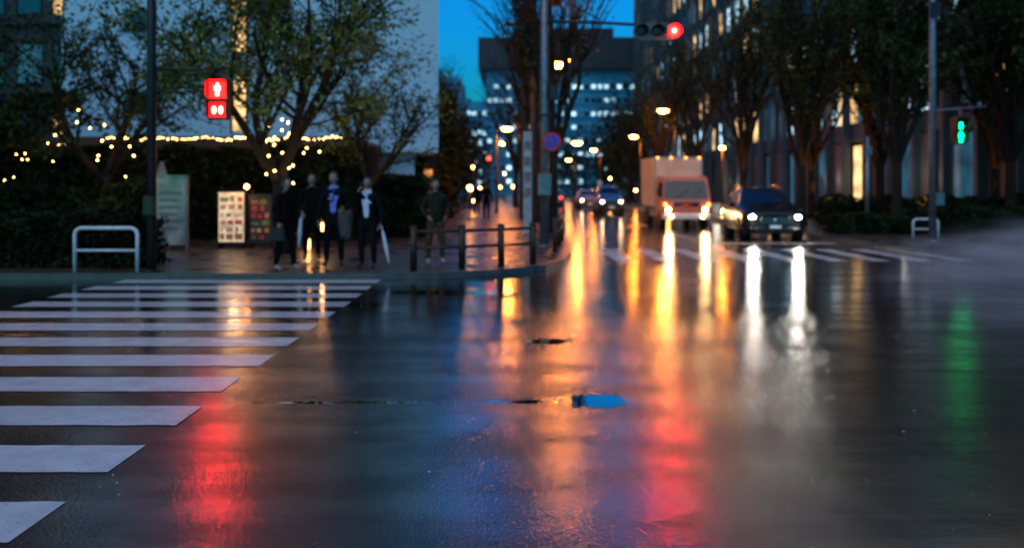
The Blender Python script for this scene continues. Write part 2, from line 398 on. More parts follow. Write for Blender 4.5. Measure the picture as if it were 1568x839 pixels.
for k in range(20):
    y=31+k*6.3
    s.box(X-.02,X+.58,y+.5,y+3.2,.1,4.5,conctan)
    s.box(X+.35,X+.59,y+3.3,y+5.6,.3,4.3,winwarm if k%5==3 else (windim if rn.random()<.5 else glassdark))
s.obj('office_building')

# ------------------------------------------------------------ street lamps and poles
def street_lamp(x,y,h,dx,head=.20,energy=350,m=lampglow,pm=darksteel,r=.07,c=(1,.34,.06)):
    s=MB(); s.tube([(0,0,0),(0,0,.5),(0,0,h*.97)],[r*1.3,r,r*.7],pm,10)
    s.tube([(0,0,h*.9),(dx*.3,0,h*.99),(dx,0,h+.08)],[.04,.035,.03],pm,6)
    s.tube([(0,0,0),(0,0,.06)],r*2.2,pm,10)
    s.ell((dx,0,h+.06),(head*1.3,head,head*.35),pm); s.ell((dx,0,h-.03),(head*1.1,head*.8,head*.5),m,10,6)
    o=s.obj('street_lamp',(x,y,.1))
    if energy: light('lamp','POINT',(dx,0,h-.35),energy,c,.15,o)
    return o
lampmed=E('lamp_orange_soft',(1,.24,.02),130)
street_lamp(.75,32,6.2,.95,.32,110)
street_lamp(.75,29,8.6,1.15,.20,30,lampmed)
street_lamp(1.2,45,8.3,1.5,.32,110)
street_lamp(-.9,50,5.0,.6,.26,80)
street_lamp(2.0,60,4.7,2.6,.30,110)
street_lamp(11.5,60,7.0,-.8,.36,160)
street_lamp(10.4,42,3.5,.0,.12,25)
street_lamp(11.2,74,6.0,-.6,.28,0)
street_lamp(-1.5,85,6,.6,.3,0); street_lamp(2.0,95,6,1.2,.3,120); street_lamp(10.4,100,6,-.8,.3,0)
street_lamp(2.0,130,6,1,.35,0); street_lamp(10,135,6,-1,.35,0)

s=MB(); s.tube([(0,0,-.0),(0,0,3.6),(0,0,9.5)],[.115,.105,.08],steel,14); s.tube([(0,0,0),(0,0,.05)],.2,steel,14)
s.tube([(0,0,5.7),(1.2,0,5.68),(2.3,0,5.62),(3.45,0,5.6)],[.05,.045,.04,.035],darksteel,8)
s.tube([(0,0,6.5),(1.4,0,5.75)],.018,darksteel,6)
s.box(-.17,.17,-.26,-.12,1.3,1.85,steel,.02); s.box(-.2,.2,-.15,.15,3.3,3.36,darksteel,.01); s.box(.1,.34,-.12,.1,3.7,4.1,darksteel,.02)
pole=s.obj('traffic_signal_pole',(.82,21.5,.1))
def vehicle_signal(loc,rot):
    e=bpy.data.objects.new('traffic_light',None); col.objects.link(e); e.location=loc; e.rotation_euler=(0,0,rot)
    s=MB(); hs=M('signal_housing',(.12,.13,.14),.4)
    pts=[]
    for k in range(9): a=math.pi/2+math.pi*k/8; pts.append((-.42+.2*math.cos(a),.2*math.sin(a)))
    for k in range(9): a=-math.pi/2+math.pi*k/8; pts.append((.42+.2*math.cos(a),.2*math.sin(a)))
    n=len(pts); s.v+=[(p[0],-.06,p[1]) for p in pts]+[(p[0],.07,p[1]) for p in pts]
    s.face(list(range(n)),hs); s.face(list(range(2*n-1,n-1,-1)),hs)
    for k in range(n): s.face([k,k+n,(k+1)%n+n,(k+1)%n],hs)
    for i,x in enumerate((-.41,0,.41)):
        m=16; vp=[math.radians(-25)+math.radians(230)*k/m for k in range(m+1)]
        for k in range(m):
            a0,a1=vp[k],vp[k+1]
            for r,fl in ((.165,1),(.172,-1)):
                q=[(x+r*math.cos(a0),-.061,r*math.sin(a0)),(x+r*math.cos(a1),-.061,r*math.sin(a1)),(x+r*math.cos(a1),-.24,r*math.sin(a1)-.02),(x+r*math.cos(a0),-.24,r*math.sin(a0)-.02)]
                s.poly(q[::fl],black)
    s.obj('housing',(0,0,0),0,e)
    l=MB(); cols=[M('lens_green_off',(.01,.03,.03),.15),M('lens_amber_off',(.05,.025,.01),.15),E('lens_red_on',(1,.0006,.0005),260)]
    for x,m_ in zip((-.41,0,.41),cols): l.ell((x,-.065,0),(.15,.035,.15),m_,16,8)
    l.ell((.41,-.10,0),(.055,.02,.055),E('lens_red_centre',(1,.25,.18),12),10,6)
    l.obj('lenses',(0,0,0),0,e)
vehicle_signal((3.68,21.5,5.55),0)
s=MB(); s.tube([(0,0,0),(0,.02,0)],.24,M('sign_red',(.5,.02,.02),.4,emit=(1,.05,.03),es=.04),24)
s.tube([(0,-.008,0),(0,-.001,0)],.18,M('sign_blue',(.02,.06,.5),.4,emit=(.05,.1,1),es=.08),24)
s.poly([(-.15,-.012,.11),(-.11,-.012,.15),(.15,-.012,-.11),(.11,-.012,-.15)],M('sign_red_bar',(.5,.02,.02),.4))
s.box(-.02,.02,.02,.08,-.05,.05,steel); s.obj('no_parking_sign',(1.0,21.3,2.75))
s=MB(); s.box(-.14,.14,-.1,.1,0,3.3,M('pillar_white',(.5,.5,.5),.4),.02)
for z in (1.2,1.7,2.2,2.7): s.box(-.11,.11,-.108,-.102,z,z+.3,M('pillar_panel',(.25,.2,.2),.4))
s.obj('sign_pillar',(.5,27.5,.1))
for (x,y,h) in [(1.35,30.5,11),(.5,40,10)]:
    s=MB(); s.tube([(0,0,0),(0,0,h)],[.16,.10],M('utility_pole_concrete',(.10,.085,.07),.7),12)
    s.box(-.9,.9,-.05,.05,h-.9,h-.78,darksteel); s.box(-.6,.6,-.05,.05,h-1.7,h-1.6,darksteel)
    for xx in(-.8,-.4,.4,.8): s.tube([(xx,0,h-.78),(xx,0,h-.62)],.035,whitepaint,6)
    s.tube([(.25,-.1,h-3),(.25,-.1,h-2.2)],.2,darksteel,12)
    s.obj('utility_pole',(x,y,.1))
def figure_sig(s,cz,mat,y,k=1.0):
    s.ell((0,y,cz+.095*k),(.022*k,.004,.024*k),mat,10,6); s.box(-.034*k,.034*k,y-.003,y+.003,cz-.005*k,cz+.066*k,mat)
    s.box(-.052*k,-.038*k,y-.003,y+.003,cz-.01*k,cz+.062*k,mat); s.box(.038*k,.052*k,y-.003,y+.003,cz-.01*k,cz+.062*k,mat)
    s.box(-.027*k,-.004*k,y-.003,y+.003,cz-.11*k,cz-.008*k,mat); s.box(.004*k,.027*k,y-.003,y+.003,cz-.11*k,cz-.008*k,mat)
def ped_signal(loc,state,rot=0,k=1.0):
    e=bpy.data.objects.new('pedestrian_signal',None); col.objects.link(e); e.location=loc; e.rotation_euler=(0,0,rot); e.scale=(k,k,k)
    s=MB(); s.box(-.19,.19,-.05,.12,-.36,.36,black,.02)
    for z in (.17,-.18):
        s.box(-.185,.185,-.20,-.05,z+.155,z+.17,black); s.box(-.185,-.17,-.16,-.05,z-.12,z+.154,black); s.box(.17,.185,-.16,-.05,z-.12,z+.154,black)
    s.obj('housing',(0,0,0),0,e)
    l=MB()
    if state=='red':
        rb=E('ped_red_field',(1,.0006,.0005),100); rf=E('ped_red_figure',(1,.30,.22),12); rd=E('ped_red_dim',(1,.005,.004),2.5)
        l.box(-.15,.15,-.058,-.052,.03,.31,rb); figure_sig(l,.17,rf,-.066)
        l.box(-.15,.15,-.058,-.052,-.32,-.05,rd)
        l.ell((-.06,-.064,-.19),(.038,.005,.07),rf,10,6); l.ell((.06,-.064,-.19),(.038,.005,.07),rf,10,6)
    else:
        gd=E('ped_green_field',(.0,.35,.12),.25); gf=E('ped_green_figure',(.0,1,.20),22)
        l.box(-.15,.15,-.058,-.052,.03,.31,M('ped_off',(.02,.01,.01),.3)); l.box(-.15,.15,-.058,-.052,-.32,-.05,gd)
        figure_sig(l,-.18,gf,-.066,1.15)
        l.ell((.0,-.064,.12),(.05,.004,.09),gf,10,6)
    l.obj('lenses',(0,0,0),0,e)
ped_signal((-5.22,15.1,3.16),'red')
s=MB(); s.tube([(0,0,0),(0,0,4),(0,0,8)],[.085,.08,.07],darksteel,12); s.tube([(0,0,3.58),(1.42,0,3.62)],.022,darksteel,8); s.tube([(0,0,3.2),(1.0,0,3.2)],.015,darksteel,8)
s.tube([(1.19,0.02,3.62),(1.19,0.02,3.3)],.02,darksteel,6); s.tube([(0,0,0),(0,0,.04)],.16,darksteel,12)
s.box(-.1,.1,-.16,-.08,1.0,1.35,darksteel,.02); s.obj('signal_pole',(-6.41,15.1,.1))
ped_signal((12.38,23.5,3.18),'green',.25,1.05)
s=MB(); s.tube([(0,0,0),(0,0,5),(0,0,10)],[.10,.09,.08],steel,12); s.tube([(0,0,3.62),(1.5,0,3.75)],.025,steel,8)
s.tube([(1.3,0,3.7),(1.3,0,3.85)],.05,steel,8); s.tube([(.75,0,3.68),(.75,0,3.35)],.02,steel,6); s.box(.05,.3,-.1,.1,1.0,1.35,steel,.02); s.box(-.15,.15,-.2,-.1,6.2,6.6,darksteel,.02)
s.tube([(0,0,0),(0,0,.05)],.2,steel,12); s.obj('signal_pole',(11.64,23.5,.1))
s=MB(); s.tube([(0,0,0),(0,0,3.2)],[.075,.07],steel,10); s.ell((0,0,3.2),(.075,.075,.05),steel); s.box(-.12,.12,-.09,-.07,2.6,2.9,steel); s.tube([(0,0,0),(0,0,.04)],.14,steel,10); s.obj('signpost',(12.1,28.9,.1))
s=MB(); P=[(-1.78,15.35),(-.93,15.75),(-.21,16.2),(.41,16.75)]
for x,y in P: s.tube([(x,y,.1),(x,y,.88)],.065,brownsteel,12); s.ell((x,y,.88),(.069,.069,.035),brownsteel)
for z in(.80,.50): s.tube([(x,y,z) for x,y in P],.028,brownsteel,8)
s.obj('pedestrian_guardrail')
s=MB(); P=[(1.0,19.8),(1.2,21.8),(1.42,24),(1.55,26)]
for x,y in P: s.tube([(x,y,.1),(x,y,.88)],.05,brownsteel,12); s.ell((x,y,.88),(.054,.054,.035),brownsteel)
for z in(.80,.50): s.tube([(x,y,z) for x,y in P],.026,brownsteel,8)
s.obj('pedestrian_guardrail')
def uguard(x0,x1,y,h,nm='bicycle_barrier'):
    s=MB(); r=.12; pts=[(x0,y,.1),(x0,y,h-r)]+[(x0+r-r*math.cos(a),y,h-r+r*math.sin(a)) for a in (.4,.8,1.2,1.57)]+[(x1-r+r*math.sin(a),y,h-r+r*math.cos(a)) for a in (0,.4,.8,1.2,1.57)]+[(x1,y,.1)]
    s.tube(pts,.034,whitepaint,10); s.tube([(x0,y,h*.55),(x1,y,h*.55)],.024,whitepaint,8); s.obj(nm)
uguard(-7.75,-6.64,15.05,.88); uguard(12.0,12.75,25.4,.66)

# ------------------------------------------------------------ signs at left
s=MB(); s.box(-.37,.37,-.03,.03,.12,1.72,M('frosted_sign_panel',(.26,.28,.26),.25,emit=(.5,.58,.52),es=.04,evar=.7,scale=3),.01)
s.box(-.42,-.375,-.05,.05,0,1.8,steel,.01); s.box(.375,.42,-.05,.05,0,1.8,steel,.01); s.box(-.37,.37,-.04,.04,1.725,1.8,steel)
for k in range(6): s.box(-.28,.2+R.uniform(-.1,.1),-.036,-.031,.5+k*.17,.54+k*.17,M('sign_text%d'%k,(.12,.14,.14),.5))
s.obj('information_sign',(-8.2,20.4,.1))
s=MB(); s.tube([(0,0,0),(0,0,.1),(.02,0,1.5),(.0,0,2.15)],[.2,.22,.2,.04],M('banner_cloth',(.3,.3,.28),.8),12); s.obj('folded_parasol',(-8.75,21.2,.1))
def menu_board(x,y,w,h,lit):
    s=MB(); s.box(-w/2-.04,w/2+.04,-.04,.04,.12,h+.04,black,.01)
    s.box(-w/2,w/2,-.047,-.042,.16,h,M('board_face',(.6,.5,.38),.4,emit=(1,.70,.45),es=lit,evar=.4,scale=6) if lit else M('chalkboard',(.02,.022,.02),.6))
    rn=random.Random(int(w*100))
    cs=[(.5,.2,.08),(.25,.12,.05),(.6,.4,.15),(.15,.2,.07),(.4,.05,.04)]
    for r in range(6):
        zz=.22+r*(h-.26)/6; hh=(h-.26)/6*rn.uniform(.55,.85); xx=-w/2+.04
        while xx<w/2-.12:
            ww=rn.uniform(.07,.22); ww=min(ww,w/2-.03-xx); cc=rn.choice(cs)
            s.box(xx,xx+ww,-.052,-.048,zz,zz+hh*rn.uniform(.7,1),M('menu_photo',cc,.4,emit=cc if lit else None,es=lit*.8,scale=25,var=.6)); xx+=ww+rn.uniform(.03,.09)
    for xx in(-w/2,w/2-.03): s.box(xx,xx+.03,-.2,.25,0,.1,black); 
    s.tube([(-w*.3,-.02,h+.04),(-w*.3,-.22,h+.12)],.012,black,6)
    return s.obj('menu_board',(x,y,.1))
menu_board(-6.93,21,.62,1.38,.5); menu_board(-6.25,21.1,.5,1.3,.0)
light('sign_lamp','POINT',(-6.75,20.6,1.75),14,(1,.55,.25),.05)
s=MB(); s.ell((0,0,0),(.05,.05,.05),lampwarm); s.tube([(0,0,0),(0,.12,-.3)],.01,black,6); s.obj('sign_lamp_bulb',(-6.5,20.8,1.62))
lantg=E('lantern_glass',(1,.42,.12),11)
def lantern(x,y,z,r=.08,e=15):
    s=MB(); s.box(-r,r,-r,r,-.001,.03,black); s.tube([(0,0,.03),(0,0,.03+r*2.4)],r*.75,lantg,10); s.box(-r,r,-r,r,.03+r*2.41,.06+r*2.41,black)
    s.tube([(-r,0,.05+r*2.4),(0,0,r*4),(r,0,.05+r*2.4)],.008,black,5)
    o=s.obj('lantern',(x,y,z)); light('flame','POINT',(0,0,r*5),e,(1,.45,.16),.05,o)
lantern(-4.9,20.3,.1,.1,8); lantern(-5.5,20.6,.5,.09,7); lantern(-4.5,20.0,.55,.08,7); lantern(-9.1,21.9,1.2,.07,8)
s=MB(); s.box(-.25,.25,-.2,.2,.36,.4,brownsteel); 
for a in(-.22,.19):
    for b in(-.17,.14): s.box(a,a+.03,b,b+.03,0,.36,brownsteel)
s.obj('side_table',(-5.5,20.6,.1))
s=MB(); wood=M('dark_timber',(.05,.03,.02),.6,bump=.3)
s.box(-16,-4.6,25.4,29.6,2.95,3.08,wood); s.box(-16,-4.6,25.3,25.39,2.8,3.12,wood)
for x in (-15.5,-13,-10.5,-8,-6,-4.75): s.box(x,x+.12,25.45,25.57,.1,2.94,wood)
s.box(-16,-4.6,29.4,29.6,.1,2.94,wood)
for k in range(9): s.box(-15.2+k*1.2,-14.5+k*1.2,29.35,29.397,1.0,2.3,winwarm if k%2 else glassdark)
s.obj('restaurant_terrace')
for x in (-14,-11,-8,-5.6): light('terrace_lamp','POINT',(x,26.5,2.5),14,(1,.5,.18),.1)
s=MB(); rn=random.Random(4); wire=[]
for k in range(105):
    t=k/104; x=-11.4+t*6.6; z=2.98+.03*math.sin(t*34)+.015*rn.gauss(0,1); y=23.9
    if rn.random()<.85: s.bulbs((x,y,z),rn.uniform(.012,.024),bulb)
    wire.append((x,y,z+.03))
s.tube(wire,.006,black,4)
wire=[]
for k in range(34):
    t=k/33; x=-17+t*5.0; z=2.85+.06*math.sin(t*20); y=23.9
    if rn.random()<.8: s.bulbs((x,y,z),.017,bulb)
    wire.append((x,y,z+.03))
s.tube(wire,.006,black,4)
s.obj('festoon_lights')
s=MB()
for k in range(22):
    t=k/22; a=t*6.28*4; s.bulbs((-5.2-.1+.3*math.cos(a),19.4+.3*math.sin(a),1.7+t*1.5),.022,bulb)
for k in range(6): s.bulbs((-5.0+rn.uniform(-.25,.7),19.2+rn.uniform(-.4,.4),2.3+rn.uniform(0,.8)),.02,bulb)
s.obj('festoon_lights')
s=MB()
for k in range(12): s.bulbs((-9.6+rn.gauss(0,.45),20.0+rn.uniform(-.5,.5),2.75+rn.gauss(0,.35)),.022,bulb)
for k in range(14): s.bulbs((-11.0+rn.gauss(0,1.4),19.9+rn.uniform(-.5,.3),2.0+rn.gauss(0,.35)),.015,bulb)
for k in range(9): s.bulbs((-13.0+rn.gauss(0,.8),19.6+rn.uniform(-.5,.5),5.5+rn.gauss(0,.5)),.026,bulb)
s.obj('festoon_lights')
light('tree_uplight','SPOT',(-4.6,18.4,.3),110,(1,.8,.34),.1,None,1.5,(-5.0,19.6,5))
light('tree_uplight','SPOT',(-9.0,19.0,.3),40,(1,.7,.35),.1,None,1.5,(-9.8,20.5,4))
light('tree_uplight','SPOT',(-3.4,21.0,.3),50,(1,.8,.34),.1,None,1.5,(-3.6,22.6,4))

for (x,y,e) in [(14.3,35.6,60),(12.3,33.6,60),(15.0,41.5,80),(16.2,33.5,100),(11.2,49,60),(20,35.5,30),(11.3,39.5,60)]:
    s=MB(); s.tube([(0,0,0),(0,0,.1)],.07,black,10); s.tube([(0,0,.101),(0,0,.11)],.055,E('uplight_lens',(1,.4,.1),20),10)
    o=s.obj('ground_uplight',(x,y-.6,.1)); light('beam','SPOT',(0,0,.15),e*7,(1,.36,.07),.06,o,.9,None); o.children[0].rotation_euler=(math.pi-.3,0,0)
for y in (45,60,85): light('facade_uplight','POINT',(20.5,y,2.2),50,(.9,.85,.7),.3)

# ------------------------------------------------------------ vehicles
tyre=M('tyre',(.012,.012,.012),.7); rim=M('wheel_rim',(.3,.3,.31),.3,.8); chrome=M('chrome',(.6,.6,.6),.15,1.0)
headl=E('headlamp_white',(1,.93,.8),150); headw=E('headlamp_warm',(1,.48,.12),190); headfar=E('headlamp_distant',(1,.75,.45),40)
plate=M('number_plate',(.75,.75,.7),.4,emit=(1,1,.9),es=.15)
tail=E('tail_lamp',(1,.02,.015),10); ambl=E('marker_lamp',(1,.3,.04),12)
def wheel(s,x,y,r,w,side):
    x0=x-w/2;x1=x+w/2
    s.tube([(x0,y,r),(x0+.03,y,r),(x1-.03,y,r),(x1,y,r)],[r*.9,r,r,r*.9],tyre,24)
    xo=x1+.004 if side>0 else x0-.004
    s.tube([(xo,y,r),(xo+side*.006,y,r)],r*.64,rim,20)
    for k in range(5):
        a=k*1.2566; s.tube([(xo+side*.014,y,r),(xo+side*.014,y+math.cos(a)*r*.58,r+math.sin(a)*r*.58)],[.035,.02],black,5)
def car(name,loc,rot,paintm,L=4.6,W=1.86,H=1.62,on=headl):
    e=bpy.data.objects.new(name,None); col.objects.link(e); e.location=loc; e.rotation_euler=(0,0,rot)
    st=[(0.0,.74,.36,.55,.76,.60,.80),(.05,.86,.27,.58,.84,.70,.89),(.2,.92,.23,.6,.9,.74,.96),(.6,.93,.22,.64,.95,.76,1.02),(1.15,.93,.22,.68,1.01,.76,1.08),(1.22,.93,.22,.68,1.02,.75,1.12),
        (1.92,.93,.22,.7,1.05,.62,1.55),(2.0,.93,.22,.7,1.05,.62,1.58),(2.65,.93,.22,.7,1.06,.63,1.62),(2.74,.93,.22,.7,1.06,.63,1.62),(3.5,.93,.22,.7,1.07,.62,1.6),(3.6,.93,.22,.7,1.07,.62,1.59),(4.1,.92,.24,.7,1.07,.6,1.52),(4.45,.9,.28,.66,1.03,.64,1.12),(4.57,.86,.33,.6,.95,.66,1.0),(4.6,.76,.4,.58,.88,.6,.92)]
    kx=W/1.86;ky=L/4.6;kz=H/1.62
    s=MB(); rings=[]
    for (y,w,zb,zm,zbelt,wr,zr) in st:
        cab=1 if zr-zbelt>.2 else .3
        half=[(w*.55,zb),(w*.93,zb+.02),(w,zb+.14),(w,zm),(w*.965,zbelt),(w*.94,zbelt+.03*cab),(wr+.05,zr-.07*cab),(wr*.85,zr-.01),(wr*.35,zr)]
        full=[(x*kx,y*ky,z*kz) for x,z in half]+[(-x*kx,y*ky,z*kz) for x,z in half[::-1]]
        b=len(s.v); s.v+=full; rings.append(list(range(b,b+len(full))))
    n=len(rings[0])
    for i,(a,b) in enumerate(zip(rings,rings[1:])):
        for k in range(n):
            kk=(k+1)%n; m=paintm; g=k if k<9 else n-2-k
            if i in(7,9,11) and g==5: m=glassdark
            if i==5 and (g in(6,7,8) or k==8): m=glassdark
            if i==12 and g in(6,7,8): m=glassdark
            if g in(0,1) or k==n-1: m=black
            s.face([a[k],a[kk],b[kk],b[k]],m,True)
    s.face(rings[0],black,True); s.face(rings[-1][::-1],paintm,True)
    s.obj('body',(0,0,0),0,e,0,2)
    d=MB()
    for y in(.85*ky,3.68*ky):
        for sd in(-1,1):
            d.tube([(sd*.60*kx,y,.37),(sd*.925*kx,y,.37)],.41,black,24)
            wheel(d,sd*.83*kx,y,.35,.23,sd)
    fz=kz
    d.box(-.42*kx,.42*kx,-.035,.05,.50*fz,.74*fz,black,.015)
    for k in range(4): d.box(-.38*kx,.38*kx,-.045,-.036,(.53+k*.05)*fz,(.545+k*.05)*fz,chrome)
    d.box(-.55*kx,.55*kx,-.03,.06,.27*fz,.42*fz,black,.02); d.ell((0,-.05,.64*fz),(.06,.012,.045),chrome)
    d.box(-.165,.165,-.07,-.05,.40*fz,.49*fz,plate)
    for sd in(-1,1):
        d.ell((sd*.66*kx,.04,.73*fz),(.17,.075,.07),chrome,12,8); d.ell((sd*.66*kx,-.02,.73*fz),(.085,.05,.055),on or glassdark,10,6)
        d.ell((sd*.68*kx,.0,.38*fz),(.07,.04,.045),black,8,6)
        d.box(sd*1.02*kx-.1,sd*1.02*kx+.1,1.38*ky,1.48*ky,1.0*fz,1.14*fz,paintm,.03); d.box(min(sd*.88*kx,sd*.95*kx),max(sd*.88*kx,sd*.95*kx),1.4*ky,1.45*ky,1.0*fz,1.04*fz,black)
        d.box(sd*.7*kx-.12,sd*.7*kx+.12,L-.06,L+.012,.75*fz,.9*fz,tail,.02)
        d.tube([(sd*.6*kx,1.9*ky,1.6*fz),(sd*.6*kx,2.7*ky,1.67*fz),(sd*.58*kx,3.6*ky,1.63*fz)],.016,chrome,6)
        for yy in(2.3,3.0): d.box(sd*.945*kx-.008,sd*.945*kx+.008,yy*ky,(yy+.18)*ky,.86*fz,.885*fz,chrome)
    d.obj('details',(0,0,0),0,e)
    return e
navy=M('car_paint_dark',(.012,.014,.02),.18,.2,var=.1); silver=M('car_paint_silver',(.3,.32,.35),.25,.6,var=.1); bluep=M('car_paint_blue',(.03,.14,.4),.25,.2,var=.1)
c=car('suv_car',(7.78,25.1,0),-.09,navy)
for sd in(-1,1): light('headlamp_beam','SPOT',(sd*.64,-.15,.72),60,(1,.93,.82),.07,c,1.3); c.children[-1].rotation_euler=(math.radians(84),0,math.pi)
car('van_car',(5.75,49,0),0,bluep,3.6,1.5,1.75,headfar)
car('sedan_car',(5.9,64,0),0,silver,4.4,1.75,1.45,headfar)
car('sedan_car',(3.6,78,0),math.pi,silver,4.4,1.75,1.45,None)
car('sedan_car',(3.7,102,0),math.pi,silver,4.4,1.75,1.45,None)

def truck(loc,rot):
    e=bpy.data.objects.new('box_truck',None); col.objects.link(e); e.location=loc; e.rotation_euler=(0,0,rot)
    cabm=M('truck_cab_paint',(.62,.20,.15),.3,.0,var=.1); boxm=M('truck_box_panel',(.75,.58,.42),.45,var=.12,scale=2); alu=M('aluminium_trim',(.5,.48,.45),.35,.8)
    s=MB(); prof=[(.0,.42),(-.04,.95),(.02,1.18),(.30,1.93),(.42,2.02),(1.45,2.05),(1.5,1.95),(1.5,.55),(1.35,.42)]
    W=.93; n=len(prof)
    ws=[W,W,W,W-.06,W-.1,W-.1,W-.06,W,W]
    s.v+=[(-w,y,z) for (y,z),w in zip(prof,ws)]+[(w,y,z) for (y,z),w in zip(prof,ws)]
    s.face(list(range(n)),cabm); s.face(list(range(2*n-1,n-1,-1)),cabm)
    for k in range(n): s.face([k,(k+1)%n,(k+1)%n+n,k+n],cabm)
    s.obj('cab',(0,0,0),0,e,.05)
    d=MB()
    d.poly([(-.84,.0,1.20),(.84,.0,1.20),(.79,.25,1.88),(-.79,.25,1.88)],glassdark)
    for sd in(-1,1):
        q=[(sd*.935,.14,1.22),(sd*.935,1.0,1.22),(sd*.895,1.0,1.82),(sd*.895,.36,1.82)]
        d.poly(q if sd>0 else q[::-1],glassdark)
        d.box(sd*1.08-.08,sd*1.08+.08,-.08,-.02,1.25,1.6,black,.02); d.tube([(sd*.9,.05,1.65),(sd*1.08,-.03,1.65),(sd*1.08,-.03,1.2),(sd*.92,.0,1.15)],.014,black,6)
        d.box(sd*.74-.15,sd*.74+.15,-.075,-.03,.66,.84,chrome,.015); d.ell((sd*.72,-.085,.75),(.09,.03,.075),headw,10,6)
        d.ell((sd*.84,-.08,.95),(.05,.03,.06),ambl,8,6); d.ell((sd*.62,-.13,.47),(.05,.03,.04),headw,8,6)
        d.box(sd*.925-.01,sd*.925+.01,.95,.99,.6,1.2,black)
        d.box(sd*.95-.02,sd*.95+.02,.72,.9,1.1,1.13,black)
    d.box(-.93,.93,-.12,.03,.36,.60,whitepaint,.04); d.box(-.5,.5,-.06,-.035,.86,1.02,black,.01); d.box(-.16,.16,-.135,-.121,.42,.52,plate)
    d.box(-.45,.45,-.07,-.061,.9,.93,chrome)
    d.tube([(-.4,-.04,1.2),(.1,.09,1.55)],.01,black,5); d.tube([(.2,-.04,1.2),(.6,.09,1.55)],.01,black,5)
    d.box(-.45,.45,.3,5.1,.5,.72,black)
    for y in(.75,4.0):
        for sd in(-1,1): wheel(d,sd*.82,y,.36,.24,sd)
    for sd in(-1,1): d.box(sd*.9-.02,sd*.9+.02,1.9,3.3,.42,.7,alu)
    d.obj('details',(0,0,0),0,e)
    b=MB(); b.box(-.96,.96,1.6,5.15,.80,2.87,boxm,.02)
    for z in (.83,2.80): b.box(-.985,.985,1.58,5.17,z,z+.06,alu,.01)
    for x in(-.985,.93): b.box(x,x+.055,1.575,1.62,.9,2.79,alu)
    for x in (-.985,.93): b.box(x,x+.055,5.13,5.175,.9,2.79,alu)
    for y in(2.5,3.4,4.3):
        for x in(-.972,.962): b.box(x,x+.01,y,y+.03,.9,2.79,alu)
    for x in(-.85,-.3,.3,.85): b.box(x-.04,x+.04,1.54,1.575,2.81,2.85,ambl)
    b.obj('cargo_box',(0,0,0),0,e)
    for sd in(-1,1):
        l=light('headlamp_beam','SPOT',(sd*.72,-.2,.75),60,(1,.7,.35),.08,e,1.3); l.rotation_euler=(math.radians(83),0,math.pi)
truck((6.82,33.2,0),0)

